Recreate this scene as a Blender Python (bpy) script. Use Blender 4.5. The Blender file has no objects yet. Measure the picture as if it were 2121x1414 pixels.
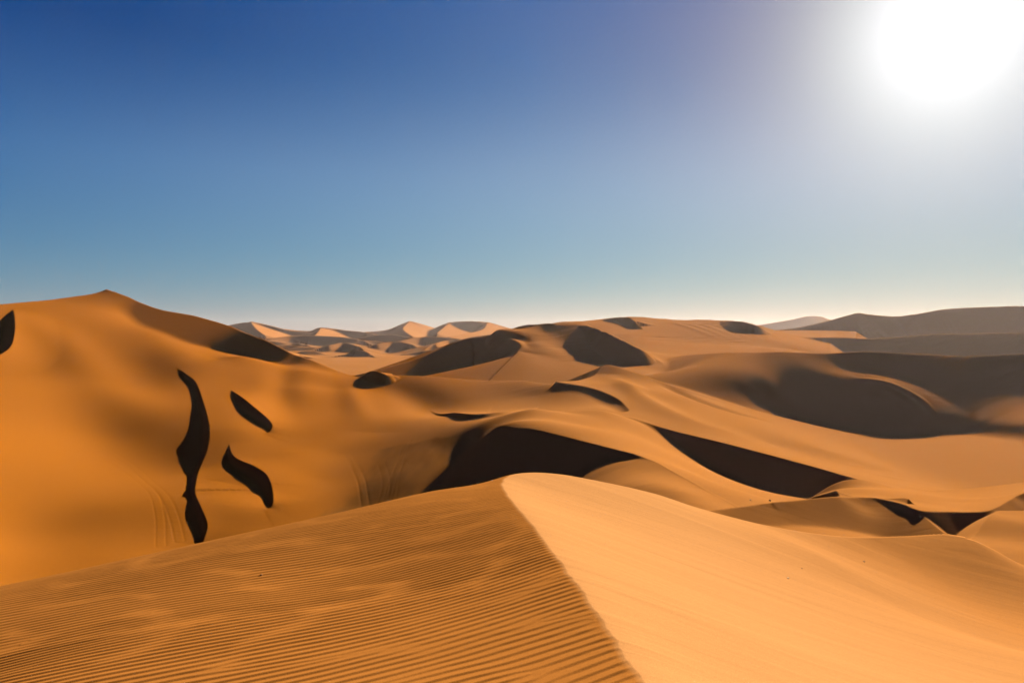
import bpy, math
import numpy as np

# ------------------------------------------------------------------ camera, sky, sun, exposure
Q = 1.0                      # mesh resolution factor
FPX = 1414.0                 # focal length in photo pixels (24 mm lens on a 36 mm frame)
CX, HY = 1060.5, 688.0       # principal column and horizon row
scene = bpy.context.scene
col = scene.collection

cam_d = bpy.data.cameras.new("camera")
cam = bpy.data.objects.new("camera", cam_d)
col.objects.link(cam)
cam.location = (0, 0, 0)
cam.rotation_euler = (math.radians(90), 0, 0)
cam_d.sensor_width = 36.0
cam_d.lens = 36.0 * FPX / 2121.0
cam_d.shift_y = -(707.0 - HY) / 2121.0
cam_d.clip_start = 0.05
cam_d.clip_end = 60000
scene.camera = cam

SUN_PX, SUN_PY = 1965.0, 48.0
sd = np.array([(SUN_PX - CX) / FPX, 1.0, (HY - SUN_PY) / FPX])
sd /= np.linalg.norm(sd)
SUN_EL = math.asin(sd[2])
SUN_AZ = math.atan2(sd[0], sd[1])       # clockwise from +Y

world = bpy.data.worlds.new("World")
scene.world = world
world.use_nodes = True
nt = world.node_tree
nt.nodes.clear()
N = nt.nodes.new
L = nt.links.new
out = N("ShaderNodeOutputWorld")
bg = N("ShaderNodeBackground")
sky = N("ShaderNodeTexSky")
sky.sky_type = 'NISHITA'
sky.sun_disc = False
sky.sun_elevation = SUN_EL
sky.sun_rotation = SUN_AZ
sky.air_density = 1.0
sky.dust_density = 0.0
sky.ozone_density = 3.0
bg.inputs['Strength'].default_value = 0.05
tc = N("ShaderNodeTexCoord")

def vmath(op, a, b=None):
    n = N("ShaderNodeVectorMath"); n.operation = op
    if hasattr(a, 'links') or hasattr(a, 'is_linked'): L(a, n.inputs[0])
    else: n.inputs[0].default_value = a
    if b is not None:
        if hasattr(b, 'is_linked'): L(b, n.inputs[1])
        else: n.inputs[1].default_value = b
    return n
def fmath(op, a, b=None, clamp=False):
    n = N("ShaderNodeMath"); n.operation = op; n.use_clamp = clamp
    for i, v in enumerate((a, b)):
        if v is None: continue
        if hasattr(v, 'is_linked'): L(v, n.inputs[i])
        else: n.inputs[i].default_value = v
    return n.outputs[0]

# the sky texture through a film-like response, plus the aureole of dust scattering round the sun
# (a function of the angle from the sun only), so it is the same sky from any position
EXPOSURE = 3.75
SKY = dict(gain=(0.63, 0.63, 0.60), pw=(1.62, 1.17, 0.52), l1=(1.2237, 0.5826, 0.0018), w1=0.125, q1=0.8492,
           l2=(3.421, 5.3818, 4.2307), w2=0.053, q2=1.0066, sh=(0.4234, 0.5252, 0.4))
nrm = vmath('NORMALIZE', tc.outputs['Generated'])
dt = vmath('DOT_PRODUCT', nrm.outputs[0], tuple(sd)).outputs['Value']
ang = fmath('ARCCOSINE', fmath('MINIMUM', dt, 0.999999))
def lobe(w, q):
    return fmath('EXPONENT', fmath('MULTIPLY', fmath('POWER', fmath('DIVIDE', ang, w), q), -1.0))
lb1, lb2 = lobe(SKY['w1'], SKY['q1']), lobe(SKY['w2'], SKY['q2'])
# dust band: the sky is paler some ten degrees above the horizon, more so towards the sun
zz = N("ShaderNodeSeparateXYZ"); L(nrm.outputs[0], zz.inputs[0])
el = fmath('DIVIDE', fmath('SUBTRACT', zz.outputs[2], 0.205), 0.11)
band = fmath('EXPONENT', fmath('MULTIPLY', fmath('MULTIPLY', el, el), -1.0))
band = fmath('MULTIPLY', band, fmath('MAXIMUM', fmath('SUBTRACT', 1.1, fmath('MULTIPLY', ang, 0.86)), 0.0))
# and deepest high up and far round from the sun
deep = fmath('MULTIPLY', fmath('DIVIDE', fmath('SUBTRACT', zz.outputs[2], 0.22), 0.15, True), fmath('DIVIDE', fmath('SUBTRACT', ang, 0.5), 0.5, True))
DEEP = (0.72, 0.42, 0.32)
BAND = (0.145, 0.14, 0.135)
sep = N("ShaderNodeSeparateColor"); L(sky.outputs[0], sep.inputs[0])
comb = N("ShaderNodeCombineColor")
for i in range(3):
    n = fmath('MULTIPLY', sep.outputs[i], 0.1)
    v = fmath('MULTIPLY', fmath('POWER', n, SKY['pw'][i]), SKY['gain'][i])
    v = fmath('MULTIPLY', v, fmath('SUBTRACT', 1.0, fmath('MULTIPLY', deep, DEEP[i])))
    v = fmath('ADD', v, fmath('MULTIPLY', lb1, SKY['l1'][i]))
    v = fmath('ADD', v, fmath('MULTIPLY', lb2, SKY['l2'][i]))
    v = fmath('DIVIDE', v, fmath('ADD', fmath('MULTIPLY', v, SKY['sh'][i]), 1.0))
    v = fmath('ADD', v, fmath('MULTIPLY', band, BAND[i]))
    v = fmath('MULTIPLY', v, 1.0 / (0.05 * 2 ** EXPOSURE))
    L(v, comb.inputs[i])
L(comb.outputs[0], bg.inputs['Color'])
L(bg.outputs[0], out.inputs[0])

sun_d = bpy.data.lights.new("sun", 'SUN')
sun_d.energy = 5.0
sun_d.angle = math.radians(0.53)
sun_d.color = (1.0, 0.90, 0.74)
sun = bpy.data.objects.new("sun", sun_d)
col.objects.link(sun)
from mathutils import Vector
sun.rotation_euler = Vector(tuple(sd)).to_track_quat('Z', 'Y').to_euler()
sun.location = (100, 60, 80)

vs = scene.view_settings
vs.view_transform = 'Standard'
vs.look = 'None'
vs.gamma = 1.0
vs.exposure = EXPOSURE

# ------------------------------------------------------------------ geometry helpers
def W(px, py, D):
    """point seen at photo pixel (px, py) at depth D metres"""
    return ((px - CX) / FPX * D, D, -(py - HY) / FPX * D)
def pts(*a):
    """control points: (px, py, D) seen in the photo, or (px, 'z', D, z) hidden ground"""
    r = []
    for p in a:
        if p[1] == 'z': r.append(((p[0] - CX) / FPX * p[2], p[2], p[3]))
        else: r.append(W(*p))
    return np.array(r, float)

class TPS:
    def __init__(s, P, smooth=0.0):
        s.c = P[:, :2].mean(0); s.sc = P[:, :2].std() + 1e-9
        q = (P[:, :2] - s.c) / s.sc
        n = len(q)
        K = s.k(q, q) + np.eye(n) * smooth
        A = np.zeros((n + 3, n + 3)); A[:n, :n] = K
        A[:n, n] = 1; A[:n, n + 1:] = q; A[n:, :n] = A[:n, n:].T
        s.w = np.linalg.solve(A, np.concatenate([P[:, 2], np.zeros(3)]))
        s.q = q
    @staticmethod
    def k(a, b):
        d2 = ((a[:, None, :] - b[None]) ** 2).sum(-1)
        return 0.5 * d2 * np.log(d2 + 1e-12)
    def __call__(s, x, y):
        x = np.asarray(x, float); sh = x.shape
        X = (x.ravel() - s.c[0]) / s.sc; Y = (np.asarray(y, float).ravel() - s.c[1]) / s.sc
        n = len(s.q)
        r = s.w[n] + s.w[n + 1] * X + s.w[n + 2] * Y
        for i in range(n):
            d2 = (X - s.q[i, 0]) ** 2 + (Y - s.q[i, 1]) ** 2 + 1e-12
            r += s.w[i] * 0.5 * d2 * np.log(d2)
        return r.reshape(sh)

def spline(P, n=10):
    """Catmull-Rom through rows of P (centripetal-ish, uniform)"""
    P = np.asarray(P, float)
    if len(P) < 3:
        t = np.linspace(0, 1, n + 1)[:, None]
        return P[0] * (1 - t) + P[-1] * t
    E = np.vstack([2 * P[0] - P[1], P, 2 * P[-1] - P[-2]])
    o = []
    for i in range(1, len(E) - 2):
        p0, p1, p2, p3 = E[i - 1], E[i], E[i + 1], E[i + 2]
        for t in np.linspace(0, 1, n, endpoint=False):
            o.append(0.5 * (2 * p1 + (p2 - p0) * t + (2 * p0 - 5 * p1 + 4 * p2 - p3) * t * t + (3 * p1 - p0 - 3 * p2 + p3) * t ** 3))
    o.append(P[-1])
    return np.array(o)

def near(C, x, y, chan):
    """nearest point on polyline C (rows x, y, ...): signed distance (positive right of travel), channels interpolated"""
    best = np.full(x.shape, 1e18); sg = np.zeros(x.shape)
    vals = [np.zeros(x.shape) for _ in chan]
    m = len(C) - 1
    for i in range(m):
        ax, ay = C[i, 0], C[i, 1]; bx, by = C[i + 1, 0] - ax, C[i + 1, 1] - ay
        l2 = bx * bx + by * by + 1e-12
        rx, ry = x - ax, y - ay
        t = np.clip((rx * bx + ry * by) / l2, 0, 1)
        d2 = (rx - t * bx) ** 2 + (ry - t * by) ** 2
        # tie-break at joints in favour of the segment seen more squarely
        cr = rx * by - ry * bx
        w = d2 < best * (1 - 1e-9)
        tie = (~w) & (d2 <= best * (1 + 1e-9)) & (np.abs(cr) / np.sqrt(l2) > np.abs(sg))
        w = w | tie
        best = np.where(w, d2, best)
        sg = np.where(w, cr / np.sqrt(l2), sg)
        for k, c in enumerate(chan):
            vals[k] = np.where(w, C[i, c] + t * (C[i + 1, c] - C[i, c]), vals[k])
    return np.sqrt(best) * np.where(sg >= 0, 1.0, -1.0), vals

def smax(a, b, k):
    h = np.maximum(k - np.abs(a - b), 0) / k
    return np.maximum(a, b) + h * h * k * 0.25

def noise2(x, y, seed):
    """value noise, C1"""
    rng = np.random.RandomState(seed); T = rng.rand(256, 256)
    xi = np.floor(x).astype(int); yi = np.floor(y).astype(int)
    fx = x - xi; fy = y - yi
    fx = fx * fx * fx * (fx * (fx * 6 - 15) + 10); fy = fy * fy * fy * (fy * (fy * 6 - 15) + 10)
    a = T[xi & 255, yi & 255]; b = T[(xi + 1) & 255, yi & 255]
    c_ = T[xi & 255, (yi + 1) & 255]; d = T[(xi + 1) & 255, (yi + 1) & 255]
    return (a + (b - a) * fx) * (1 - fy) + (c_ + (d - c_) * fx) * fy - 0.5

class Sheet:
    """a smooth sand surface through control points, with slip faces cut along crests and small dunes (waves) riding on it"""
    def __init__(s, name, P, box, k=0.01, fall=0.6, smooth=0.0):
        s.name = name; s.t = TPS(P, smooth); s.box = box; s.k = k; s.fall = fall
        s.cuts = []; s.waves = []; s.folds = []
    def S(s, x, y):
        u0, u1, d0, d1 = s.box
        yc = np.clip(y, d0, d1)
        ul, uh = (u0 - CX) / FPX, (u1 - CX) / FPX
        xc = np.clip(x, ul * yc, uh * yc)
        return s.t(xc, yc) - s.fall * np.hypot(x - xc, y - yc)
    def on(s, px, py, h=0.0):
        """where the ray of a photo pixel meets the sheet raised by h"""
        D = np.geomspace(s.box[2], s.box[3], 700)
        x = (px - CX) / FPX * D; zr = -(py - HY) / FPX * D
        g = zr - (s.t(x, D) + h)
        i = np.where((g[:-1] > 0) & (g[1:] <= 0))[0]
        if len(i) == 0:
            j = int(np.argmin(np.abs(g) / D)); print('  no hit', s.name, px, py, 'nearest D', round(D[j]), 'gap', round(g[j], 2)); return D[j]
        i = i[0]; a = g[i] / (g[i] - g[i + 1])
        return D[i] * (1 - a) + D[i + 1] * a
    def cut(s, P, m=0.62, lift=(1, 1), ext=0.35, side=1):
        """slip face falling away on one side (side=1: right of travel) of the crest; ends rise out of the surface"""
        C = spline(P[:, :2], 10)
        z = s.t(C[:, 0], C[:, 1])
        out_ = []
        ln = np.hypot(*(C[-1] - C[0])) * ext
        a = (C[0] - C[2]); a /= np.hypot(*a) + 1e-9
        b = (C[-1] - C[-3]); b /= np.hypot(*b) + 1e-9
        st = np.linspace(1, 0, 6, endpoint=False)
        if lift[0]:
            for q in st:
                p = C[0] + a * ln * q; out_.append((p[0], p[1], s.t(p[0], p[1]) + ln * q * q * lift[0]))
        for p, zz in zip(C, z): out_.append((p[0], p[1], zz))
        if lift[1]:
            for q in st[::-1]:
                p = C[-1] + b * ln * q; out_.append((p[0], p[1], s.t(p[0], p[1]) + ln * q * q * lift[1]))
        s.cuts.append((np.array(out_, float), m, side))
        return s
    def wave(s, W_, ww=20, m=0.62, side=1, prof=2.0):
        """small dune: rows (px, py, h); crest raised h above the sheet, slip face on one side, long smooth back on the other"""
        R = []
        for px, py, h in W_:
            D = s.on(px, py, h); R.append(((px - CX) / FPX * D, D, h))
        R = np.array(R); R[0, 2] = R[-1, 2] = 0
        s.waves.append((spline(R, 10), ww, m, side, prof))
        return s
    def fold(s, F_, w=12):
        """soft rounded ridge (h > 0) or furrow (h < 0): rows (px, py, h)"""
        R = []
        for px, py, h in F_:
            D = s.on(px, py, 0); R.append(((px - CX) / FPX * D, D, h))
        s.folds.append((spline(np.array(R), 8), w))
    def __call__(s, x, y):
        z = s.S(x, y)
        for C, w in s.folds:
            R = w * 3
            msk = (x > C[:, 0].min() - R) & (x < C[:, 0].max() + R) & (y > C[:, 1].min() - R) & (y < C[:, 1].max() + R)
            if not msk.any(): continue
            d, (h,) = near(C, x[msk], y[msk], (2,))
            z[msk] += h * np.exp(-(d / w) ** 2)
        for C, ww, m, side, prof in s.waves:
            hm = C[:, 2].max()
            R = max(ww, hm / m * 3) + 2
            msk = (x > C[:, 0].min() - R) & (x < C[:, 0].max() + R) & (y > C[:, 1].min() - R) & (y < C[:, 1].max() + R)
            if not msk.any(): continue
            d, (h,) = near(C, x[msk], y[msk], (2,))
            d = d * side
            h = np.maximum(h, 0)
            # distance measured past the ends so that the wave dies out smoothly
            back = np.clip(1 + d / ww, 0, 1) ** prof
            lee = np.clip(1 - d * m / np.maximum(h, 1e-3), 0, 1)
            z[msk] += h * np.where(d > 0, lee, back)
        for C, m, side in s.cuts:
            d, (zc,) = near(C, x, y, (2,))
            d = d * side
            z = np.where(d > 0, np.minimum(z, zc - m * d), z)
        return z

class Ridge:
    """a dune given by its crest line: slopes ml (left of travel) and mr (right)"""
    def __init__(s, name, P, ml=0.3, mr=0.62, k=0.004, sag=0.0, rnd=0.0):
        # mr may be a list: one slope per crest point
        if isinstance(mr, (list, tuple)): P = [(*a, b) for a, b in zip(P, mr)]; mr = 0.3
        s.name = name; s.C = spline(P, 8); s.ml, s.mr, s.k, s.sag, s.rnd = ml, mr, k, sag, rnd
    def __call__(s, x, y):
        C = s.C; R = (C[:, 2].max() + 60) / min(s.ml, s.mr) * 1.3 + 10
        z = np.full(x.shape, -1e4)
        msk = (x > C[:, 0].min() - R) & (x < C[:, 0].max() + R) & (y > C[:, 1].min() - R) & (y < C[:, 1].max() + R)
        if not msk.any(): return z
        if C.shape[1] > 3: d, (zc, mr) = near(C, x[msk], y[msk], (2, 3))
        else: (d, (zc,)), mr = near(C, x[msk], y[msk], (2,)), s.mr
        m = np.where(d > 0, mr, s.ml)
        a = np.abs(d)
        if s.rnd: a = np.sqrt(a * a + s.rnd ** 2) - s.rnd
        z[msk] = zc - m * a
        return z

# ------------------------------------------------------------------ the dunes
layers = []            # evaluated in order; the highest wins, soft joins
def add(s): layers.append(s); return s

class Floor:
    name, k = 'desert_floor', 0.01
    def __call__(s, x, y):
        r = np.hypot(x, y)
        return -34 - 12 * np.exp(-(r / 350.0) ** 2) + 2.2 * noise2(x / 160, y / 160, 3) + 0.8 * noise2(x / 45, y / 60, 4)
add(Floor())

# great dune on the left with the valley at its foot
skyK = [(-450, 690, 235), (-300, 668, 255), (-150, 646, 285), (0, 630, 325), (100, 621, 362), (180, 610, 388), (212, 602, 400), (222, 599, 402), (236, 605, 399), (270, 618, 390), (330, 640, 375), (400, 653, 362), (470, 673, 350),
        (550, 704, 336), (620, 738, 325), (700, 768, 312), (740, 780, 298), (815, 777, 290), (900, 780, 284), (1000, 788, 275), (1090, 789, 266), (1160, 797, 254)]
K = add(Sheet('great_dune', pts(*[s for s in skyK if not 280 < s[0] < 610], (330, 'z', 375, 6), (400, 'z', 362, -2.5), (470, 'z', 350, -7.5), (545, 'z', 337, -11),
    (-400, 760, 200), (-400, 900, 130), (-400, 1100, 95), (-200, 760, 220), (-200, 900, 145), (-200, 1100, 105),
    (0, 700, 275), (0, 800, 212), (0, 900, 167), (0, 1000, 138), (0, 1112, 117), (0, 1200, 100), (100, 1100, 123),
    (225, 650, 350), (225, 700, 305), (225, 800, 245), (225, 900, 189), (225, 980, 157), (225, 1050, 135), (225, 1150, 113),
    (400, 737, 297), (330, 693, 330), (450, 744, 298), (300, 760, 275), (370, 785, 262), (500, 738, 301), (545, 744, 322), (590, 752, 320), (450, 762, 279), (550, 762, 290),
    (600, 800, 258), (520, 800, 258), (700, 805, 270), (640, 768, 295),
    (700, 850, 228), (600, 850, 222), (450, 850, 215), (500, 900, 190), (600, 900, 195), (700, 900, 195), (800, 850, 230), (850, 805, 265),
    (900, 845, 235), (1000, 852, 222), (1000, 820, 250), (1100, 820, 245), (1100, 850, 215), (1200, 807, 243), (1250, 838, 224), (1200, 843, 216), (1290, 862, 204), (1280, 849, 214), (1340, 'z', 200, -30), (1300, 'z', 260, -26),
    (450, 1000, 152), (550, 1000, 153), (650, 1000, 156), (700, 950, 175), (600, 950, 172), (800, 900, 190), (850, 870, 205), (950, 880, 185),
    (900, 920, 170), (800, 960, 162), (750, 1050, 138), (850, 1000, 145), (500, 1070, 132), (600, 1080, 131), (410, 1130, 120),
    (400, 980, 165), (650, 1100, 125), (860, 1060, 128),
    (300, 'z', 85, -37), (1000, 'z', 90, -38), (600, 'z', 80, -39), (0, 'z', 75, -34), (-400, 'z', 75, -32)),
    (-500, 1320, 60, 420), k=0.012, smooth=1e-5))
# the far side of its skyline falls away
K.cut(np.array([W(*p) for p in skyK + [(1240, 812, 243), (1320, 850, 225)]]), 0.55, side=-1, lift=(0, 0))
SH = add(Ridge('great_dune', [W(*a) for a in [(236, 605, 399), (270, 618, 390), (330, 640, 375), (400, 653, 362), (470, 673, 350), (505, 687, 344), (530, 697, 339), (550, 704, 336), (575, 716, 332), (600, 729, 327.5), (620, 738, 325), (660, 754, 318)]], ml=0.55, mr=[.27, .27, .27, .27, .29, .40, .62, .66, .62, .42, .32, .27], k=0.004))
K.wave([(366, 768, 0.07), (385, 780, 0.55), (408, 800, 0.97), (425, 850, 1.25), (433, 890, 1.25), (430, 930, 1.11), (412, 975, 0.9), (404, 1008, 0.71), (400, 1022, 0.29), (399, 1034, 0.0)], 28, 0.75)
K.wave([(403, 1008, 0), (404, 1024, 0.49), (415, 1050, 0.77), (429, 1085, 0.77), (424, 1110, 0.56), (414, 1135, 0.07)], 18, 0.75)
K.wave([(478, 812, 0.14), (492, 822, 1.01), (520, 843, 2.01), (550, 866, 2.01), (563, 881, 1.38), (563, 890, 0.92), (557, 898, 0.34), (545, 903, 0.0)], 22, 0.75)
K.wave([(474, 930, 0.0), (480, 950, 0.59), (500, 964, 1.19), (530, 977, 1.36), (552, 990, 1.36), (563, 1010, 1.27), (566, 1036, 0.94), (565, 1049, 0.59), (558, 1058, 0.17), (543, 1062, 0.0)], 22, 0.75)
K.wave([(890, 838, 0.17), (930, 853, 1.01), (975, 857, 1.68), (1030, 854, 1.68), (1080, 848, 1.18), (1115, 842, 0.17)], 25, 0.75)
K.wave([(730, 768, 0.34), (750, 768, 1.7), (790, 771, 3.4), (815, 776, 1.7), (830, 780, 0.34)], 14, 0.75)

K.wave([(26, 640, .2), (30, 660, 2), (30, 690, 3), (18, 722, 3), (-30, 745, 2), (-80, 755, .2)], 16, 0.75, prof=1.5)

K.fold([(40, 640, 0), (75, 668, .8), (120, 705, 1.5), (170, 755, 1.6), (230, 815, 1.2), (320, 870, .6), (400, 930, 0)], 11)
K.fold([(300, 660, 0), (335, 705, .8), (370, 745, 1.2), (400, 780, 1.0), (430, 830, 0)], 12)
K.fold([(600, 735, 0), (588, 770, -1.0), (582, 815, -1.2), (590, 860, -.5), (610, 900, 0)], 6)
K.fold([(560, 770, 0), (525, 800, .4), (480, 880, .7), (460, 950, .7), (450, 1000, 0)], 12)
K.fold([(790, 785, 0), (830, 805, -1.6), (880, 835, -1.8), (940, 862, 0)], 10)
K.fold([(500, 1010, 0), (580, 985, 1.2), (680, 940, 1.4), (770, 895, 0)], 12)
K.fold([(100, 800, 0), (160, 850, -.8), (220, 920, -1), (260, 980, -.6), (280, 1040, 0)], 13)
K.fold([(722, 790, 0), (728, 815, .8), (742, 845, .8), (760, 880, 0)], 5)
K.fold([(395, 1022, 0), (450, 1042, .35), (550, 1060, .6), (650, 1042, .6), (760, 1000, .4), (850, 960, 0)], 6)

# ridge H in the middle and its broad back
crH = [(1028, 885, 150), (1060, 886, 146), (1100, 888, 142), (1150, 899, 136), (1200, 911, 130), (1270, 929, 122), (1340, 949, 114), (1400, 980, 105), (1460, 1014, 97), (1525, 1048, 90), (1600, 1085, 82)]
H = add(Sheet('middle_ridge', pts(*crH,
    (1000, 876, 174), (940, 885, 185), (985, 922, 150), (930, 962, 156), (890, 1037, 134), (850, 'z', 150, -34), (850, 'z', 190, -30), (1100, 868, 157), (1100, 847, 175), (1050, 866, 170), (1060, 859, 184), (1180, 855, 178), (1250, 851, 182), (1300, 868, 192), (1300, 900, 152), (1200, 880, 155),
    (1400, 950, 135), (1400, 925, 172), (1500, 1010, 118), (1500, 985, 158), (1600, 1045, 110), (1600, 1018, 150), (1700, 1033, 145), (1700, 1070, 105),
    (1180, 'z', 220, -30), (1400, 'z', 210, -34), (1700, 'z', 180, -40), (1750, 'z', 110, -33)),
    (800, 1850, 70, 230), k=0.012))
H.cut(np.array([W(*p) for p in crH]), 0.62, lift=(1, 0), side=1, ext=.12)

G = add(Sheet('small_spur', pts(
    (1180, 984, 121), (1250, 957, 120.5), (1300, 950, 117.5), (1340, 949.5, 114), (1400, 981, 104.7), (1460, 1015, 96.7), (1525, 1049, 89.7), (1600, 1085, 82),
    (1300, 985, 104), (1345, 965, 109), (1400, 1015, 92), (1280, 1010, 97), (1500, 1070, 82), (1100, 'z', 118, -30), (1100, 'z', 90, -30), (1300, 'z', 60, -26), (1500, 'z', 60, -25)),
    (1000, 1650, 40, 123), k=0.003))
G.cut(np.array([W(*p) for p in crH[3:]]), 0.8, lift=(0, 0), side=-1)

# long ridge I with the black slip face, rising to the pointed crest N
crI = [(1310, 868, 190), (1400, 893, 178), (1500, 917, 168), (1600, 943, 160), (1700, 970, 153), (1800, 998, 147), (1870, 1012, 144), (1930, 1028, 141)]
bkI = [(1235, 773, 290), (1258, 755, 300), (1320, 773, 292), (1370, 790, 286), (1470, 823, 274), (1560, 848, 266), (1700, 883, 260), (1870, 915, 262)]
crS = [(1140, 788, 262), (1165, 793, 250), (1240, 808, 238), (1280, 826, 225), (1303, 848, 208)]
I = add(Sheet('long_ridge', pts(*crI, *bkI, *crS[1:],
    (1200, 778, 285), (1150, 782, 280), (1290, 800, 252), (1350, 850, 208), (1330, 820, 240), (1400, 820, 250), (1400, 850, 215), (1500, 860, 225), (1500, 890, 190),
    (1600, 920, 190), (1700, 930, 195), (1750, 950, 190), (1850, 950, 225), (1850, 985, 180), (2000, 945, 254), (2000, 930, 261), (2121, 940, 252), (2000, 1000, 200), (2121, 1000, 205), (2400, 'z', 190, -46), (2300, 'z', 260, -48)),
    (1120, 2500, 138, 300), k=0.01, fall=0.5))
I.cut(np.array([W(*p) for p in crI]), 0.62, side=1, lift=(1, 1), ext=.15)
I.cut(np.array([W(*p) for p in crS]), 0.62, side=1, lift=(0, 1), ext=.3)
I.cut(np.array([W(*p) for p in bkI]), 0.4, side=-1, lift=(0, 1), ext=.3)

# great bowl on the right under the level crest
crO = [(1385, 745, 415), (1405, 738, 400), (1440, 733.5, 372), (1480, 731, 350), (1540, 729, 338), (1600, 728, 331), (1800, 727, 330), (2121, 731, 330), (2500, 731, 335)]
O = add(Sheet('great_bowl', pts(*crO,
    (1390, 770, 340), (1350, 775, 330), (1450, 750, 332), (1450, 800, 287), (1550, 752, 315), (1550, 800, 290), (1600, 745, 320), (1600, 800, 294), (1600, 830, 287), (1620, 850, 282), (1650, 765, 310.5), (1650, 820, 293), (1700, 780, 304), (1700, 830, 290), (1700, 870, 276),
    (1750, 796, 297.5), (1750, 765, 314), (1830, 797, 296), (1900, 828, 286.2), (1930, 858, 276.8), (1800, 830, 290), (1850, 850, 282.5), (1850, 776, 311), (1950, 800, 302), (1850, 900, 266), (1950, 900, 266),
    (1950, 760, 318), (2000, 850, 283), (2000, 915, 264), (2121, 780, 312), (2090, 840, 284), (2121, 880, 261), (2121, 930, 246), (2400, 800, 300), (2400, 910, 240),
    (1600, 'z', 240, -38), (1850, 'z', 230, -46), (2121, 'z', 225, -47)),
    (1250, 2700, 215, 410), k=0.01))
for a_ in ([(1765, 783, 0), (1800, 787, .5), (1850, 797, .7), (1900, 822, .7), (1938, 858, .3), (1950, 880, 0)], [(1775, 795, 0), (1820, 800, .5), (1870, 818, .6), (1905, 845, .3), (1920, 865, 0)], [(1790, 806, 0), (1830, 815, .5), (1865, 835, .4), (1885, 855, 0)]):
    O.fold(a_, 1.6)
O.cut(np.array([W(*p) for p in crO]), 0.25, side=-1, lift=(0, 0))

# middle-distance dunes
M2 = add(Sheet('sunlit_dune', pts(
    (900, 775, 350), (950, 765, 352), (950, 'z', 395, -26), (1000, 'z', 405, -21), (900, 'z', 385, -27), (1050, 'z', 400, -15), (820, 'z', 370, -27), (1000, 785, 330), (1100, 785, 325), (1200, 775, 330), (1040, 742, 370), (1090, 715, 395), (1100, 750, 360), (1160, 720, 395), (1132, 671, 441), (1132, 690, 424), (1110, 699, 412), (1060, 699, 410), (1020, 702, 408),
    (1200, 740, 375), (1225, 676, 435), (1270, 694, 420), (1310, 714, 402), (1335, 727, 390), (1370, 750, 370), (1388, 774, 350), (1300, 760, 350), (1260, 742, 375), (1350, 775, 335),
    (1200, 668, 450), (1000, 'z', 450, -12), (1400, 'z', 330, -24), (1450, 'z', 400, -24)),
    (800, 1400, 300, 455), k=0.006))
M2.cut(np.array([W(*p) for p in [(1132, 670, 440), (1150, 672, 440), (1200, 668, 450), (1225, 676, 435), (1270, 694, 420), (1310, 714, 402), (1335, 727, 390), (1370, 750, 370), (1388, 774, 350)]]), 0.45, side=-1, lift=(0, 0))
M2.wave([(1195, 672, .5), (1225, 676, 4), (1270, 694, 8), (1310, 714, 8), (1335, 727, 5), (1350, 736, .5)], 12, 0.75)
M1 = add(Ridge('dark_faced_dune', [W(*p) for p in [(760, 772, 372), (870, 740, 400), (950, 706, 420), (985, 698, 425), (1040, 699, 415), (1068, 705, 402), (1080, 716, 388), (1072, 728, 378)]], ml=0.22, mr=0.62, rnd=1))
M3 = add(Ridge('dark_shouldered_dune', [W(*p) for p in [(1005, 695, 457), (1040, 688, 453), (1070, 677, 448), (1100, 672, 444), (1135, 669.5, 441), (1150, 672, 438)]], ml=0.3, mr=0.62, rnd=.5))

Qs = add(Sheet('skyline_dune', pts(
    (1150, 668, 640), (1200, 665, 660), (1250, 660, 690), (1300, 656, 700), (1340, 657, 700), (1400, 662, 700), (1470, 662, 700), (1520, 665, 700), (1560, 671, 690), (1600, 682, 680),
    (1400, 700, 560), (1400, 735, 430), (1600, 705, 560), (1650, 725, 470), (1300, 735, 420), (1500, 722, 470), (1330, 700, 540), (1240, 690, 560), (1700, 'z', 500, -22), (1750, 'z', 650, -12), (1100, 'z', 600, -6), (1200, 'z', 420, -24)),
    (1130, 1720, 380, 705), k=0.006))
Qs.cut(np.array([W(*p) for p in [(1150, 668, 640), (1200, 665, 660), (1250, 660, 690), (1300, 656, 700), (1340, 657, 700), (1400, 662, 700), (1470, 662, 700), (1520, 665, 700), (1560, 671, 690), (1600, 682, 680)]]), 0.4, side=-1, lift=(0, 0))
Qs.wave([(1245, 662, .5), (1262, 659, 3), (1300, 657, 6), (1318, 668, 5), (1325, 676, .5)], 30, 0.7)
Qs.wave([(1490, 664, .5), (1520, 666, 7), (1560, 671, 8), (1600, 682, 5)], 30, 0.7)

R1 = add(Ridge('far_right_ridge', [W(*p) for p in [(1585, 686, 980), (1640, 680, 960), (1700, 668, 940), (1760, 652, 930), (1778, 648, 930), (1800, 651, 930), (1850, 655, 930), (1900, 650, 920), (1960, 640, 910), (2060, 635, 900), (2121, 634, 900), (2300, 628, 900), (2700, 640, 950)]], ml=0.3, mr=0.62, rnd=5))
R2 = add(Ridge('far_low_ridge', [W(*p) for p in [(1600, 690, 680), (1650, 695, 670), (1700, 699, 660), (1780, 701, 650), (1840, 699, 652), (1900, 695, 655), (1960, 691, 660), (2121, 689, 670), (2500, 690, 690)]], ml=0.25, mr=0.62, rnd=3))

for i in range(7):
    Qs.fold([(1385 + 26 * i, 667 + 1.2 * i, 0), (1405 + 26 * i, 672 + i, .9), (1435 + 25 * i, 681 + i, .8), (1470 + 22 * i, 694, .4), (1500 + 20 * i, 706, 0)], 4.0)
I.fold([(1262, 775, 0), (1290, 795, 1.3), (1330, 825, 1.3), (1400, 860, .7), (1480, 890, 0)], 5)
I.fold([(1360, 787, 0), (1400, 808, -1.2), (1460, 832, -1.2), (1530, 856, -.6), (1600, 875, 0)], 4)

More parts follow.
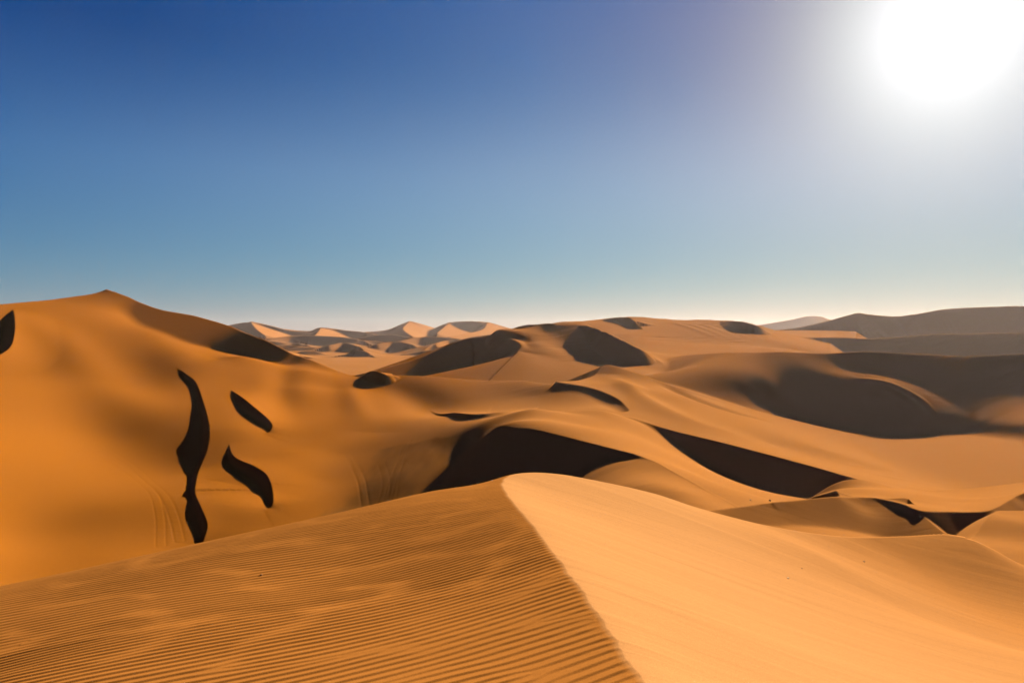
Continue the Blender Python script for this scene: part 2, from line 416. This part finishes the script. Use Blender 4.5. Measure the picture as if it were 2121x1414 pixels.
R3 = add(Sheet('far_low_ridge', pts((1600, 692, 740), (1600, 697, 680), (1650, 690.5, 760), (1700, 688, 780), (1680, 697, 670), (1745, 685, 800), (1760, 698, 665), (1775, 693, 770), (1785, 699, 665)), (1590, 1772, 650, 800), k=0.003))

# dunes of the foreground right, below the small flat top
crJ = [(1600, 1040.5, 85.8), (1640, 1037, 87.5), (1690, 1032, 90), (1735, 1029, 92), (1800, 1030, 95), (1870, 1043, 92), (1905, 1056, 90), (1970, 1059, 91), (2040, 1058, 92), (2065, 1050, 94), (2090, 1036, 98), (2130, 1018, 103), (2300, 1000, 110)]
J = add(Sheet('flat_topped_dune', pts(*crJ,
    (1740, 1012, 112), (1800, 1010, 118), (1850, 1025, 106), (1900, 1040, 102), (1940, 1024, 120), (2000, 1040, 105), (2000, 1025, 120), (2060, 1030, 112), (2121, 1005, 125), (2200, 1000, 120), (2300, 990, 120),
    (1730, 988, 133), (1880, 1012, 130), (1640, 'z', 105, -27), (1640, 'z', 94, -24), (1650, 'z', 128, -33.5)),
    (1600, 2500, 60, 130), k=0.006))
J.cut(np.array([W(*p) for p in crJ]), 0.62, side=1, lift=(0, 0))
cr2 = [(1400, 1068, 75), (1455, 1056, 80), (1600, 1040, 86), (1735, 1029, 92)]
sp2 = [(1886, 1057, 91), (1915, 1070, 89), (1950, 1098, 85), (1985, 1118, 82), (2020, 1150, 78)]
J2 = add(Sheet('dim_faced_dune', pts(*cr2, *sp2, (1780, 1044, 92.9), (1850, 1056, 91.5), (1850, 1085, 88.1),
    (1600, 1060, 83.8), (1600, 1090, 80.6), (1735, 1060, 88.3), (1735, 1100, 83.9), (1850, 1100, 86.5), (1700, 1120, 80.9), (1850, 1120, 84.4), (1500, 1075, 79.5), (1500, 1095, 77)),
    (1350, 2100, 50, 95), k=0.003, fall=0.7))
J2.cut(np.array([W(*p) for p in cr2]), 0.5, side=-1, lift=(0, 1), ext=.1)
J2.cut(np.array([W(*p) for p in sp2]), 0.75, side=-1, lift=(1, 0), ext=.2)
J3 = add(Sheet('rippled_corner_dune', pts(
    (2045, 1060, 90), (2030, 1090, 84), (2020, 1110, 81), (2060, 1062, 90), (2121, 1085, 84), (2090, 1057, 92), (2060, 1130, 76), (2121, 1140, 74), (2300, 1150, 76), (2300, 1080, 86)),
    (1950, 2500, 40, 92), k=0.003))
J3.cut(np.array([W(*p) for p in [(2075, 1056, 93), (2060, 1062, 90), (2045, 1078, 87), (2027, 1100, 83), (2010, 1125, 80), (2000, 1150, 77)]]), 0.75, side=1, lift=(0, 0))

# distant dunes
far = [
 [(440, 682, 2500), (480, 672, 2400), (520, 667, 2300), (560, 674, 2200), (600, 684, 2150), (660, 690, 2100)],
 [(520, 667, 2300), (530, 680, 2000), (545, 692, 1800)],
 [(590, 682, 2350), (640, 685, 2300), (665, 678, 2250), (720, 684, 2200), (760, 688, 2150)],
 [(665, 679, 2200), (655, 692, 1950), (640, 700, 1750)],
 [(740, 688, 2500), (800, 683, 2450), (848, 666, 2400), (880, 678, 2350), (905, 684, 2350)],
 [(848, 666, 2400), (835, 680, 2150), (850, 694, 1900)],
 [(890, 684, 2300), (930, 668, 2200), (980, 665, 2150), (1010, 668, 2150), (1050, 680, 2100)],
 [(1010, 668, 2150), (1000, 682, 1900), (960, 692, 1700), (930, 697, 1600)],
 [(930, 669, 2200), (905, 690, 1850)],
 [(560, 700, 1700), (620, 694, 1750), (700, 697, 1700), (740, 702, 1650)],
 [(740, 700, 1800), (800, 692, 1750), (850, 698, 1650)],
 [(830, 705, 1350), (880, 697, 1400), (940, 700, 1350), (970, 706, 1300)],
 [(900, 712, 1050), (930, 704, 1100), (985, 703, 1080), (1010, 708, 1000)],
 [(780, 712, 1150), (820, 707, 1180), (850, 712, 1120)],
 [(680, 715, 1150), (715, 709, 1180), (740, 716, 1130)],
 [(980, 697, 1300), (1020, 692, 1300), (1060, 690, 1250)],
]
_fr = np.random.RandomState(5)
for i in range(100):
    D0 = math.exp(_fr.uniform(math.log(900), math.log(2300))); px0 = _fr.uniform(430, 1130)
    zf = -33.0 + _fr.uniform(5, 9 + 16 * max(0, (D0 - 1200) / 1000))
    L0 = _fr.uniform(14, 60) * D0 / 1200; th = _fr.uniform(-0.5, 0.5)
    row = []
    for t in (-1, -.4, .2, .7, 1):
        xx = (px0 - CX) / FPX * D0 + t * L0 * math.cos(th); yy = D0 + t * L0 * math.sin(th) + (t * t - .3) * L0 * _fr.uniform(-.9, .1)
        row.append((xx, yy, zf - 6 * abs(t) ** 2 * (1 + zf * 0)))
    add(Ridge('distant_dunes', row, ml=0.2, mr=0.6, rnd=1.0))
for i, f in enumerate(far):
    add(Ridge('distant_dunes', [W(*p) for p in f], ml=0.26, mr=0.6, rnd=1.5))
add(Ridge('distant_hill', [W(*p) for p in [(1560, 674, 2650), (1600, 668, 2650), (1640, 661, 2650), (1673, 654, 2650), (1700, 655, 2650), (1720, 661, 2650), (1770, 668, 2650)]], ml=0.3, mr=0.4))

# foreground dune: left (rippled) flank A, right flank B, one crest
crestF = np.array([W(*p) for p in [(1480, 1590, 2.3), (1340, 1414, 3.2), (1265, 1310, 4.0), (1200, 1215, 5), (1150, 1150, 6), (1110, 1095, 7.2), (1060, 1035, 9), (1043, 1010, 10.2), (1042, 997, 11), (1055, 985, 11.8), (1085, 979, 12.4), (1130, 979, 13), (1200, 988, 13.6), (1350, 1020, 14.8), (1450, 1052, 15.6), (1600, 1090, 17), (1750, 1110, 19), (1870, 1109, 21), (1960, 1105, 22), (2010, 1115, 22), (2060, 1138, 22), (2121, 1170, 22), (2300, 1240, 22), (2600, 1300, 24)]])
def brink(Y):
    """small notches where ripples and slides nibble at the crest line"""
    return 0.02 * noise2(Y * 3, Y * 0, 31) + 0.022 * noise2(Y * 9.3, Y * 0, 32) * np.clip((9 - Y) / 5, 0, 1) + 0.012 * noise2(Y * 23, Y * 0, 33) * np.clip((7 - Y) / 4, 0, 1)
class FDune:
    name, k = 'foreground_dune', 0.002
    def __init__(s):
        C = s.C = spline(crestF, 12)
        cr = crestF
        s.A = TPS(np.vstack([cr[:12], pts((700, 1414, 3.7), (0, 1414, 4.45), (0, 1300, 6.2), (500, 1250, 5.9), (0, 1214, 9.0), (250, 1160, 9.4), (500, 1105, 9.8), (750, 1050, 10.4), (900, 1016, 10.8), (700, 1200, 6.6), (-500, 1320, 9), (-400, 1500, 4.5),
              (500, 'z', 12.5, -4.2), (0, 'z', 12, -5.2), (900, 'z', 14, -4.2), (500, 'z', 18, -7.5), (1050, 'z', 18, -5.8), (-400, 'z', 14, -7.5))]), 1e-5)
        s.B = TPS(np.vstack([cr, pts((1500, 1414, 3.85), (1700, 1414, 4.65), (2000, 1414, 6.6), (2121, 1414, 7.6), (1400, 1250, 5.6), (1500, 1250, 6.7), (1700, 1250, 9.2), (1250, 1120, 8.0), (1400, 1120, 10.3), (1700, 1150, 14.2), (1850, 1250, 12.6), (2000, 1250, 16.5), (2121, 1250, 18.0), (2121, 1350, 12.0), (1900, 1180, 18.5), (2500, 1400, 10))]), 1e-5)
    def __call__(s, x, y):
        z = np.full(x.shape, -1e4)
        m = y < 75
        if not m.any(): return z
        X, Y = x[m], y[m]
        d, (zc,) = near(s.C, X + brink(Y), Y, (2,))
        bx = np.clip(X, -Y * 1.3, None); by = np.clip(Y, None, 26)
        B = s.B(X, by) + .010 * noise2((X * .5 + by * .85) / 3.5, (X * .85 - by * .5) / .55, 51) + .02 * noise2((X * .5 + by * .85) / 6, (X * .85 - by * .5) / 1.6, 52)
        ax = X; ay = np.clip(Y, None, 17)
        ad = np.clip(d, -8, None)
        A = s.A(ax, ay)
        # lee beyond the curled crest: slip slope from the crest, blended with the rippled flank
        lee = zc - 0.6 * np.abs(d)
        w = np.clip((Y - 11.0) / 3.0 + np.clip(X, 0, None) * 0.5, 0, 1); w = w * w * (3 - 2 * w)
        A = A * (1 - w) + lee * w
        A = np.where(Y > 17, A - 0.45 * (Y - 17), A)
        rr = rippled(X, Y, d)
        z[m] = np.where(d > 0, B, A) * 1.0
        # nearest the brink both surfaces meet the crest line
        cz = np.exp(-np.abs(d) / 0.25)
        z[m] = z[m] * (1 - cz) + (zc - np.where(d > 0, 0.22, 0.12) * np.abs(d)) * cz + rr
        return z

# wind ripples: interfering near-parallel waves, so crests fork and join
_rg = np.random.RandomState(8)
_kk = [(2 * math.pi / 0.104) * (1 + 0.034 * _rg.randn()) for _ in range(11)]
_kx = [0.05 * _rg.randn() * 56 for _ in range(11)]
_ph = [_rg.rand() * 6.28 for _ in range(11)]
def rippled(X, Y, d):
    r = np.zeros(X.shape)
    m = (d < 0.03) & (Y < 17)
    if not m.any(): return r
    x, y = X[m], Y[m]
    v = y - (0.22 * x + 0.33 * np.log1p(np.exp(1.2 * (x + 1.0))))
    v = v + 0.05 * noise2(x * .9, y * .9, 12) + 0.018 * noise2(x * 2.6, y * 3.5, 13)
    psi = sum(np.exp(1j * (k * v + kx * x + p)) for k, kx, p in zip(_kk, _kx, _ph))
    a = np.abs(psi); ph = np.angle(psi)
    amp = 0.3 + 0.7 * np.clip(a / 2.2, 0, 1)
    prof = -np.sin(ph) + 0.38 * np.sin(2 * ph) - 0.12 * np.sin(3 * ph)
    fade = np.clip(-d[m] / 0.06, 0, 1) * np.clip((14.5 - y) / 6, 0, 1) * np.clip(1.25 + (x + 2) * .12, .35, 1)
    fade *= 0.9 + 0.3 * noise2(x * .5, y * .8, 14)
    r[m] = 0.0046 * amp * prof * fade
    return r
F = add(FDune())
def shade_ochre_F(x, y):
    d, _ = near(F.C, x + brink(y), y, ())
    return np.clip(-d / 0.04, 0, 1) + 0.65 * (d > 0) * np.clip((x - 3 + noise2(x / 3, y / 3, 71)) / 8, 0, 1)  # dimmer side of the crest and right-hand hollow, shade painted into the colour

# tyre tracks: pairs of shallow ruts running over the valley sides
TRACKS = []
def track(P, sheet, w=0.16, h=-0.024):
    R = []
    for px, py in P:
        D = sheet.on(px, py, 0); R.append(((px - CX) / FPX * D, D))
    TRACKS.append((spline(np.array(R), 8), w, h))
track([(110, 850), (170, 890), (230, 930), (290, 975), (335, 1020), (360, 1070), (372, 1120)], K)
track([(120, 870), (200, 930), (270, 975), (310, 1010), (330, 1060), (333, 1130)], K)
track([(730, 955), (745, 985), (752, 1020), (758, 1060)], K)
track([(722, 950), (748, 1000), (764, 1070)], K)
track([(860, 905), (835, 950), (812, 1000), (795, 1060)], K)
track([(840, 925), (822, 980), (805, 1070)], K)
track([(790, 960), (800, 1000), (790, 1040), (770, 1075)], K)

def terrain(x, y):
    Z = None; own = None; hi = None
    for i, s in enumerate(layers):
        z = s(x, y)
        if Z is None:
            Z = z; own = np.zeros(x.shape, int); hi = z.copy(); continue
        w = z > hi
        own[w] = i; hi = np.maximum(hi, z)
        k = np.maximum(s.k * y, 1e-3)
        Z = smax(Z, z, k)
    for C, w, h in TRACKS:
        R = 3.0
        m = (x > C[:, 0].min() - R) & (x < C[:, 0].max() + R) & (y > C[:, 1].min() - R) & (y < C[:, 1].max() + R)
        if m.any():
            d, _ = near(C, x[m], y[m], ())
            Z[m] += h * (np.exp(-((d - 0.8) / w) ** 2) + np.exp(-((d + 0.8) / w) ** 2))
    # patches of low wind streaks on the open slopes
    m = (y > 60) & (y < 1500)
    if m.any():
        X, Y = x[m], y[m]
        a = 0.45
        U = X * math.cos(a) + Y * math.sin(a) + 3 * noise2(X / 30, Y / 30, 21); V_ = -X * math.sin(a) + Y * math.cos(a) + 3 * noise2(X / 25, Y / 25, 22)
        pat = np.clip(noise2(X / 55, Y / 55, 23) * 3 + 0.35, 0, 1) * np.clip((X + 0.12 * Y) / 40, 0.12, 1) * np.clip((Y - 60) / 30, 0, 1)
        r = noise2(U / 16, V_ / 2.6, 24) * .15 + noise2(U / 7, V_ / 1.1, 25) * .07 + noise2(U / 34, V_ / 7, 26) * .24
        Z[m] += 1.5 * r * pat * np.clip(Y / 180, .5, 2.5)
    return Z, own

# a sheet of darker coarse sand on the valley side, crossed by tracks
def coarse(x, y):
    P = []
    for px, py in [(765, 950), (785, 932), (840, 917), (930, 903), (985, 893), (965, 940), (905, 1020), (870, 1075), (700, 1095), (640, 1090), (700, 1040), (750, 1000)]:
        D = K.on(px, py, 0); P.append(((px - CX) / FPX * D, D))
    P = np.array(P + P[:1])
    c = np.zeros(x.shape)
    m = (x > P[:, 0].min() - 6) & (x < P[:, 0].max() + 6) & (y > P[:, 1].min() - 6) & (y < P[:, 1].max() + 6)
    if not m.any(): return c
    X, Y = x[m], y[m]
    d, _ = near(P, X, Y, ())
    ins = np.zeros(X.shape, bool)
    for i in range(len(P) - 1):
        (x0, y0), (x1, y1) = P[i], P[i + 1]
        if y0 == y1: continue
        ins ^= ((y0 > Y) != (y1 > Y)) & (X < (x1 - x0) * (Y - y0) / (y1 - y0) + x0)
    sd_ = np.where(ins, np.abs(d), -np.abs(d)) + 2.5 * noise2(X / 5, Y / 5, 61) + 1.0 * noise2(X / 1.2, Y / 4, 62)
    t = np.clip(sd_ / 2.5, 0, 1)
    c[m] = t * (0.8 + 0.5 * noise2(X / 1.5, Y / 5, 63))
    return c
def sandmat():
    m = bpy.data.materials.new("sand"); m.use_nodes = True
    nt = m.node_tree; N = nt.nodes.new; L = nt.links.new
    b = nt.nodes['Principled BSDF']
    b.inputs['Roughness'].default_value = 0.95
    b.inputs['Specular IOR Level'].default_value = 0.0
    geo = N("ShaderNodeNewGeometry")
    n1 = N("ShaderNodeTexNoise"); n1.inputs['Scale'].default_value = 0.02; n1.inputs['Detail'].default_value = 6
    L(geo.outputs['Position'], n1.inputs['Vector'])
    n2 = N("ShaderNodeTexNoise"); n2.inputs['Scale'].default_value = 160; n2.inputs['Detail'].default_value = 2
    L(geo.outputs['Position'], n2.inputs['Vector'])
    mx = N("ShaderNodeMix"); mx.data_type = 'RGBA'
    mx.inputs['A'].default_value = (0.0860, 0.0405, 0.0145, 1); mx.inputs['B'].default_value = (0.0800, 0.0368, 0.0126, 1)
    L(n1.outputs[0], mx.inputs['Factor'])
    # ochre: weaker sunlight painted into the colour of great dune and rippled flank
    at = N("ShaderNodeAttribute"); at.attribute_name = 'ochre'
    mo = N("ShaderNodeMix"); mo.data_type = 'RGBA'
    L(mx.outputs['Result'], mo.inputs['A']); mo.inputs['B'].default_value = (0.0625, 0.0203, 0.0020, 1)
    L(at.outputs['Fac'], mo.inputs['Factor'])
    ac = N("ShaderNodeAttribute"); ac.attribute_name = 'coarse'
    mc = N("ShaderNodeMix"); mc.data_type = 'RGBA'
    L(mo.outputs['Result'], mc.inputs['A']); mc.inputs['B'].default_value = (0.0400, 0.0155, 0.0030, 1)
    L(ac.outputs['Fac'], mc.inputs['Factor'])
    mp = N("ShaderNodeMapRange"); mp.inputs[1].default_value = 0.3; mp.inputs[2].default_value = 0.7; mp.inputs[3].default_value = 0.80; mp.inputs[4].default_value = 1.20
    L(n2.outputs[0], mp.inputs[0])
    sc = N("ShaderNodeVectorMath"); sc.operation = 'SCALE'
    L(mc.outputs['Result'], sc.inputs[0]); L(mp.outputs[0], sc.inputs['Scale'])
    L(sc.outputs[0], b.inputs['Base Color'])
    bp = N("ShaderNodeBump"); bp.inputs['Strength'].default_value = 0.25; bp.inputs['Distance'].default_value = 0.004
    L(n2.outputs[0], bp.inputs['Height'])
    # wind ripples too small to model at a distance
    mpg = N("ShaderNodeMapping"); mpg.inputs['Rotation'].default_value = (0, 0, -0.45); mpg.inputs['Scale'].default_value = (0.14, 1.0, 0.3)
    L(geo.outputs['Position'], mpg.inputs['Vector'])
    n3 = N("ShaderNodeTexNoise"); n3.inputs['Scale'].default_value = 1.1; n3.inputs['Detail'].default_value = 4; n3.inputs['Distortion'].default_value = 0.4
    L(mpg.outputs[0], n3.inputs['Vector'])
    bp2 = N("ShaderNodeBump"); bp2.inputs['Strength'].default_value = 0.36; bp2.inputs['Distance'].default_value = 0.10
    L(n3.outputs[0], bp2.inputs['Height']); L(bp.outputs[0], bp2.inputs['Normal'])
    L(bp2.outputs[0], b.inputs['Normal'])
    return m
sand = sandmat()

LABELS = {
    'foreground_dune': 'near dune with one crest, rippled on its left flank and smooth on its right',
    'great_dune': 'tall ochre dune on the left with black winding slip-face shadows',
    'middle_ridge': 'ridge just beyond the near dune with a large black slip face',
    'small_spur': 'small lit spur in front of the black slip face',
    'long_ridge': 'long ridge running down to the right with a narrow black slip face',
    'great_bowl': 'broad shaded bowl under a level crest on the right',
    'sunlit_dune': 'lit dune in the middle distance with a dark crescent on its left side',
    'dark_faced_dune': 'dune with a dark slip face turned to the left, beyond the great dune',
    'dark_shouldered_dune': 'dark shoulder on the skyline left of the lit dune',
    'skyline_dune': 'long pale dune along the middle of the skyline',
    'far_right_ridge': 'hazy brown ridge on the skyline at the far right',
    'far_low_ridge': 'low hazy ridge at the foot of the far right ridge',
    'distant_hill': 'pale hill on the skyline between the middle and right dunes',
    'distant_dunes': 'range of small dunes on the horizon beyond the flat desert floor',
    'desert_floor': 'flat sand plain beyond the great dune',
    'flat_topped_dune': 'low dune with a pale flat top at the lower right',
    'dim_faced_dune': 'low dune with a dim orange face just behind the near dune',
    'rippled_corner_dune': 'small lit dune at the right edge behind the near dune'}
def build():
    step = 2.1 / Q
    pxs = np.concatenate([np.arange(-900, -60, 12 / Q), np.arange(-60, 2190, step), np.arange(2190, 3100, 12 / Q)])
    v = np.concatenate([np.arange(math.log(1.2), math.log(2.9), .01 / Q), np.arange(math.log(2.9), math.log(15), .0022 / Q), np.arange(math.log(15), math.log(26), .004 / Q), np.arange(math.log(26), math.log(60), .02 / Q), np.arange(math.log(60), math.log(85), .005 / Q), np.arange(math.log(85), math.log(1000), .0028 / Q), np.arange(math.log(1000), math.log(3300), .0035 / Q)])
    D = np.exp(v)
    u = (pxs - CX) / FPX
    nr, nc = len(D), len(u)
    X = D[:, None] * u[None, :]; Y = np.repeat(D[:, None], nc, 1)
    Z = np.empty(X.shape); own = np.empty(X.shape, int)
    for r0 in range(0, nr, 120):
        Z[r0:r0 + 120], own[r0:r0 + 120] = terrain(X[r0:r0 + 120].copy(), Y[r0:r0 + 120].copy())
    print('grid', nr, nc)
    names = []
    ids = np.zeros(len(layers), int)
    for i, s in enumerate(layers):
        if s.name not in names: names.append(s.name)
        ids[i] = names.index(s.name)
    fo = ids[own[:-1, :-1]]
    q = np.arange(nr * nc).reshape(nr, nc)
    quads = np.stack([q[:-1, :-1], q[:-1, 1:], q[1:, 1:], q[1:, :-1]], -1)
    V = np.stack([X, Y, Z], -1).reshape(-1, 3)
    for i, nm in enumerate(names):
        f = quads[fo == i]
        if not len(f): continue
        used, inv = np.unique(f, return_inverse=True)
        me = bpy.data.meshes.new(nm)
        me.vertices.add(len(used)); me.vertices.foreach_set('co', V[used].astype(np.float32).ravel())
        me.loops.add(f.size); me.loops.foreach_set('vertex_index', inv.astype(np.int32).ravel())
        me.polygons.add(len(f)); me.polygons.foreach_set('loop_start', np.arange(0, f.size, 4, dtype=np.int32))
        me.polygons.foreach_set('use_smooth', np.ones(len(f), bool))
        me.update(calc_edges=True)
        me.materials.append(sand)
        vx, vy = V[used][:, 0], V[used][:, 1]
        oc = 0.55 + 0.45 * np.clip((12 - vx + 25 * noise2(vx / 60, vy / 60, 41)) / 60, 0, 1) * np.clip((620 - vy) / 200, 0, 1)  # deeper tone towards the left dunes, painted in for weaker sun
        if nm == 'foreground_dune': oc = 0.75 * shade_ochre_F(vx, vy)
        if nm in ('great_dune', 'middle_ridge'):
            ac = me.attributes.new('coarse', 'FLOAT', 'POINT'); ac.data.foreach_set('value', coarse(vx, vy).astype(np.float32))
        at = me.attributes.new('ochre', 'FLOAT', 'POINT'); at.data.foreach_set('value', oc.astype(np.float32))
        o = bpy.data.objects.new(nm, me); col.objects.link(o)
        o['kind'] = 'structure'
        if nm in LABELS: o['label'] = LABELS[nm]
build()

def haze():
    import bmesh
    bm = bmesh.new()
    bmesh.ops.create_cube(bm, size=1.0)
    me = bpy.data.meshes.new("haze")
    for v in bm.verts:
        v.co = Vector((v.co.x * 11000, v.co.y * 6700, -62 if v.co.z < 0 else 62))
    bm.to_mesh(me); bm.free()
    m = bpy.data.materials.new("haze_air"); m.use_nodes = True
    nt = m.node_tree; nt.nodes.clear()
    o = nt.nodes.new("ShaderNodeOutputMaterial"); v = nt.nodes.new("ShaderNodeVolumePrincipled")
    v.inputs['Color'].default_value = (0.95, 0.78, 0.74, 1)
    v.inputs['Density'].default_value = HAZE
    v.inputs['Anisotropy'].default_value = 0.45
    nt.links.new(v.outputs[0], o.inputs['Volume'])
    me.materials.append(m)
    ob = bpy.data.objects.new("haze", me); col.objects.link(ob)
    ob['kind'] = 'stuff'
HAZE = 0.0000095
if HAZE: haze()

# ------------------------------------------------------------------ small things lying on the sand
def hit(px, py, d0, d1):
    D = np.geomspace(d0, d1, 1500); x = (px - CX) / FPX * D
    z, _ = terrain(x, D.copy()); zr = -(py - HY) / FPX * D
    i = np.where(z >= zr)[0]
    i = i[0] if len(i) else int(np.argmin(np.abs(z - zr) / D))
    return Vector((x[i], D[i], z[i]))
def stone(px, py, d0, d1, size, color, label, seed, flat=0.6):
    import bmesh
    rg = np.random.RandomState(seed)
    bm = bmesh.new(); bmesh.ops.create_icosphere(bm, subdivisions=3, radius=1.0)
    ax = [rg.randn(3) for _ in range(9)]
    for v in bm.verts:
        n = v.co.normalized(); r = 1.0
        for a in ax:
            a = a / np.linalg.norm(a); t = n.dot(Vector(a))
            if t > 0.55: r = min(r, 0.55 / t * 1.12)      # broken facets
        v.co = n * r
        v.co.x *= 1.0 + 0.3 * rg.rand() * 0; v.co.y *= 0.75; v.co.z *= flat
    bm.normal_update()
    me = bpy.data.meshes.new('stone'); bm.to_mesh(me); bm.free()
    m = bpy.data.materials.new('stone'); m.use_nodes = True
    b = m.node_tree.nodes['Principled BSDF']; b.inputs['Roughness'].default_value = 1.0; b.inputs['Specular IOR Level'].default_value = 0.0
    nz = m.node_tree.nodes.new('ShaderNodeTexNoise'); nz.inputs['Scale'].default_value = 3
    mxx = m.node_tree.nodes.new('ShaderNodeMix'); mxx.data_type = 'RGBA'
    mxx.inputs['A'].default_value = (*[c * .8 for c in color], 1); mxx.inputs['B'].default_value = (*[min(1, c * 1.2) for c in color], 1)
    m.node_tree.links.new(nz.outputs[0], mxx.inputs['Factor']); m.node_tree.links.new(mxx.outputs['Result'], b.inputs['Base Color'])
    me.materials.append(m)
    o = bpy.data.objects.new('stone', me); col.objects.link(o)
    p = hit(px, py, d0, d1); o.location = p + Vector((0, 0, size * flat * 0.2)); o.scale = (size * .62,) * 3
    o.rotation_euler = (0.1, 0.15, rg.rand() * 6)
    o['label'] = label; o['category'] = 'stone'; o['group'] = 'small stones scattered on the sand'
stone(1790, 1163, 8, 25, 0.045, (.17, .13, .09), 'pale stone on the smooth lit flank, nearest the hump on its right edge', 1)
stone(1632, 1197, 8, 25, 0.035, (.17, .13, .09), 'pale stone low on the smooth lit flank, nearest the crest line', 2)
stone(1661, 1177, 8, 25, 0.022, (.16, .12, .08), 'tiny pale stone between two bigger ones on the smooth lit flank', 3)
stone(541, 1190, 4, 12, 0.018, (.17, .13, .09), 'single pale stone lying among the ripples of the near left flank', 4)
stone(1595, 1037, 95, 160, 0.42, (.035, .022, .016), 'dark stone on the slope below the long black shadowed ridge', 5, .8)
stone(1554, 1041, 95, 160, 0.30, (.2, .17, .13), 'whitish stone on the slope just left of the dark one', 6)
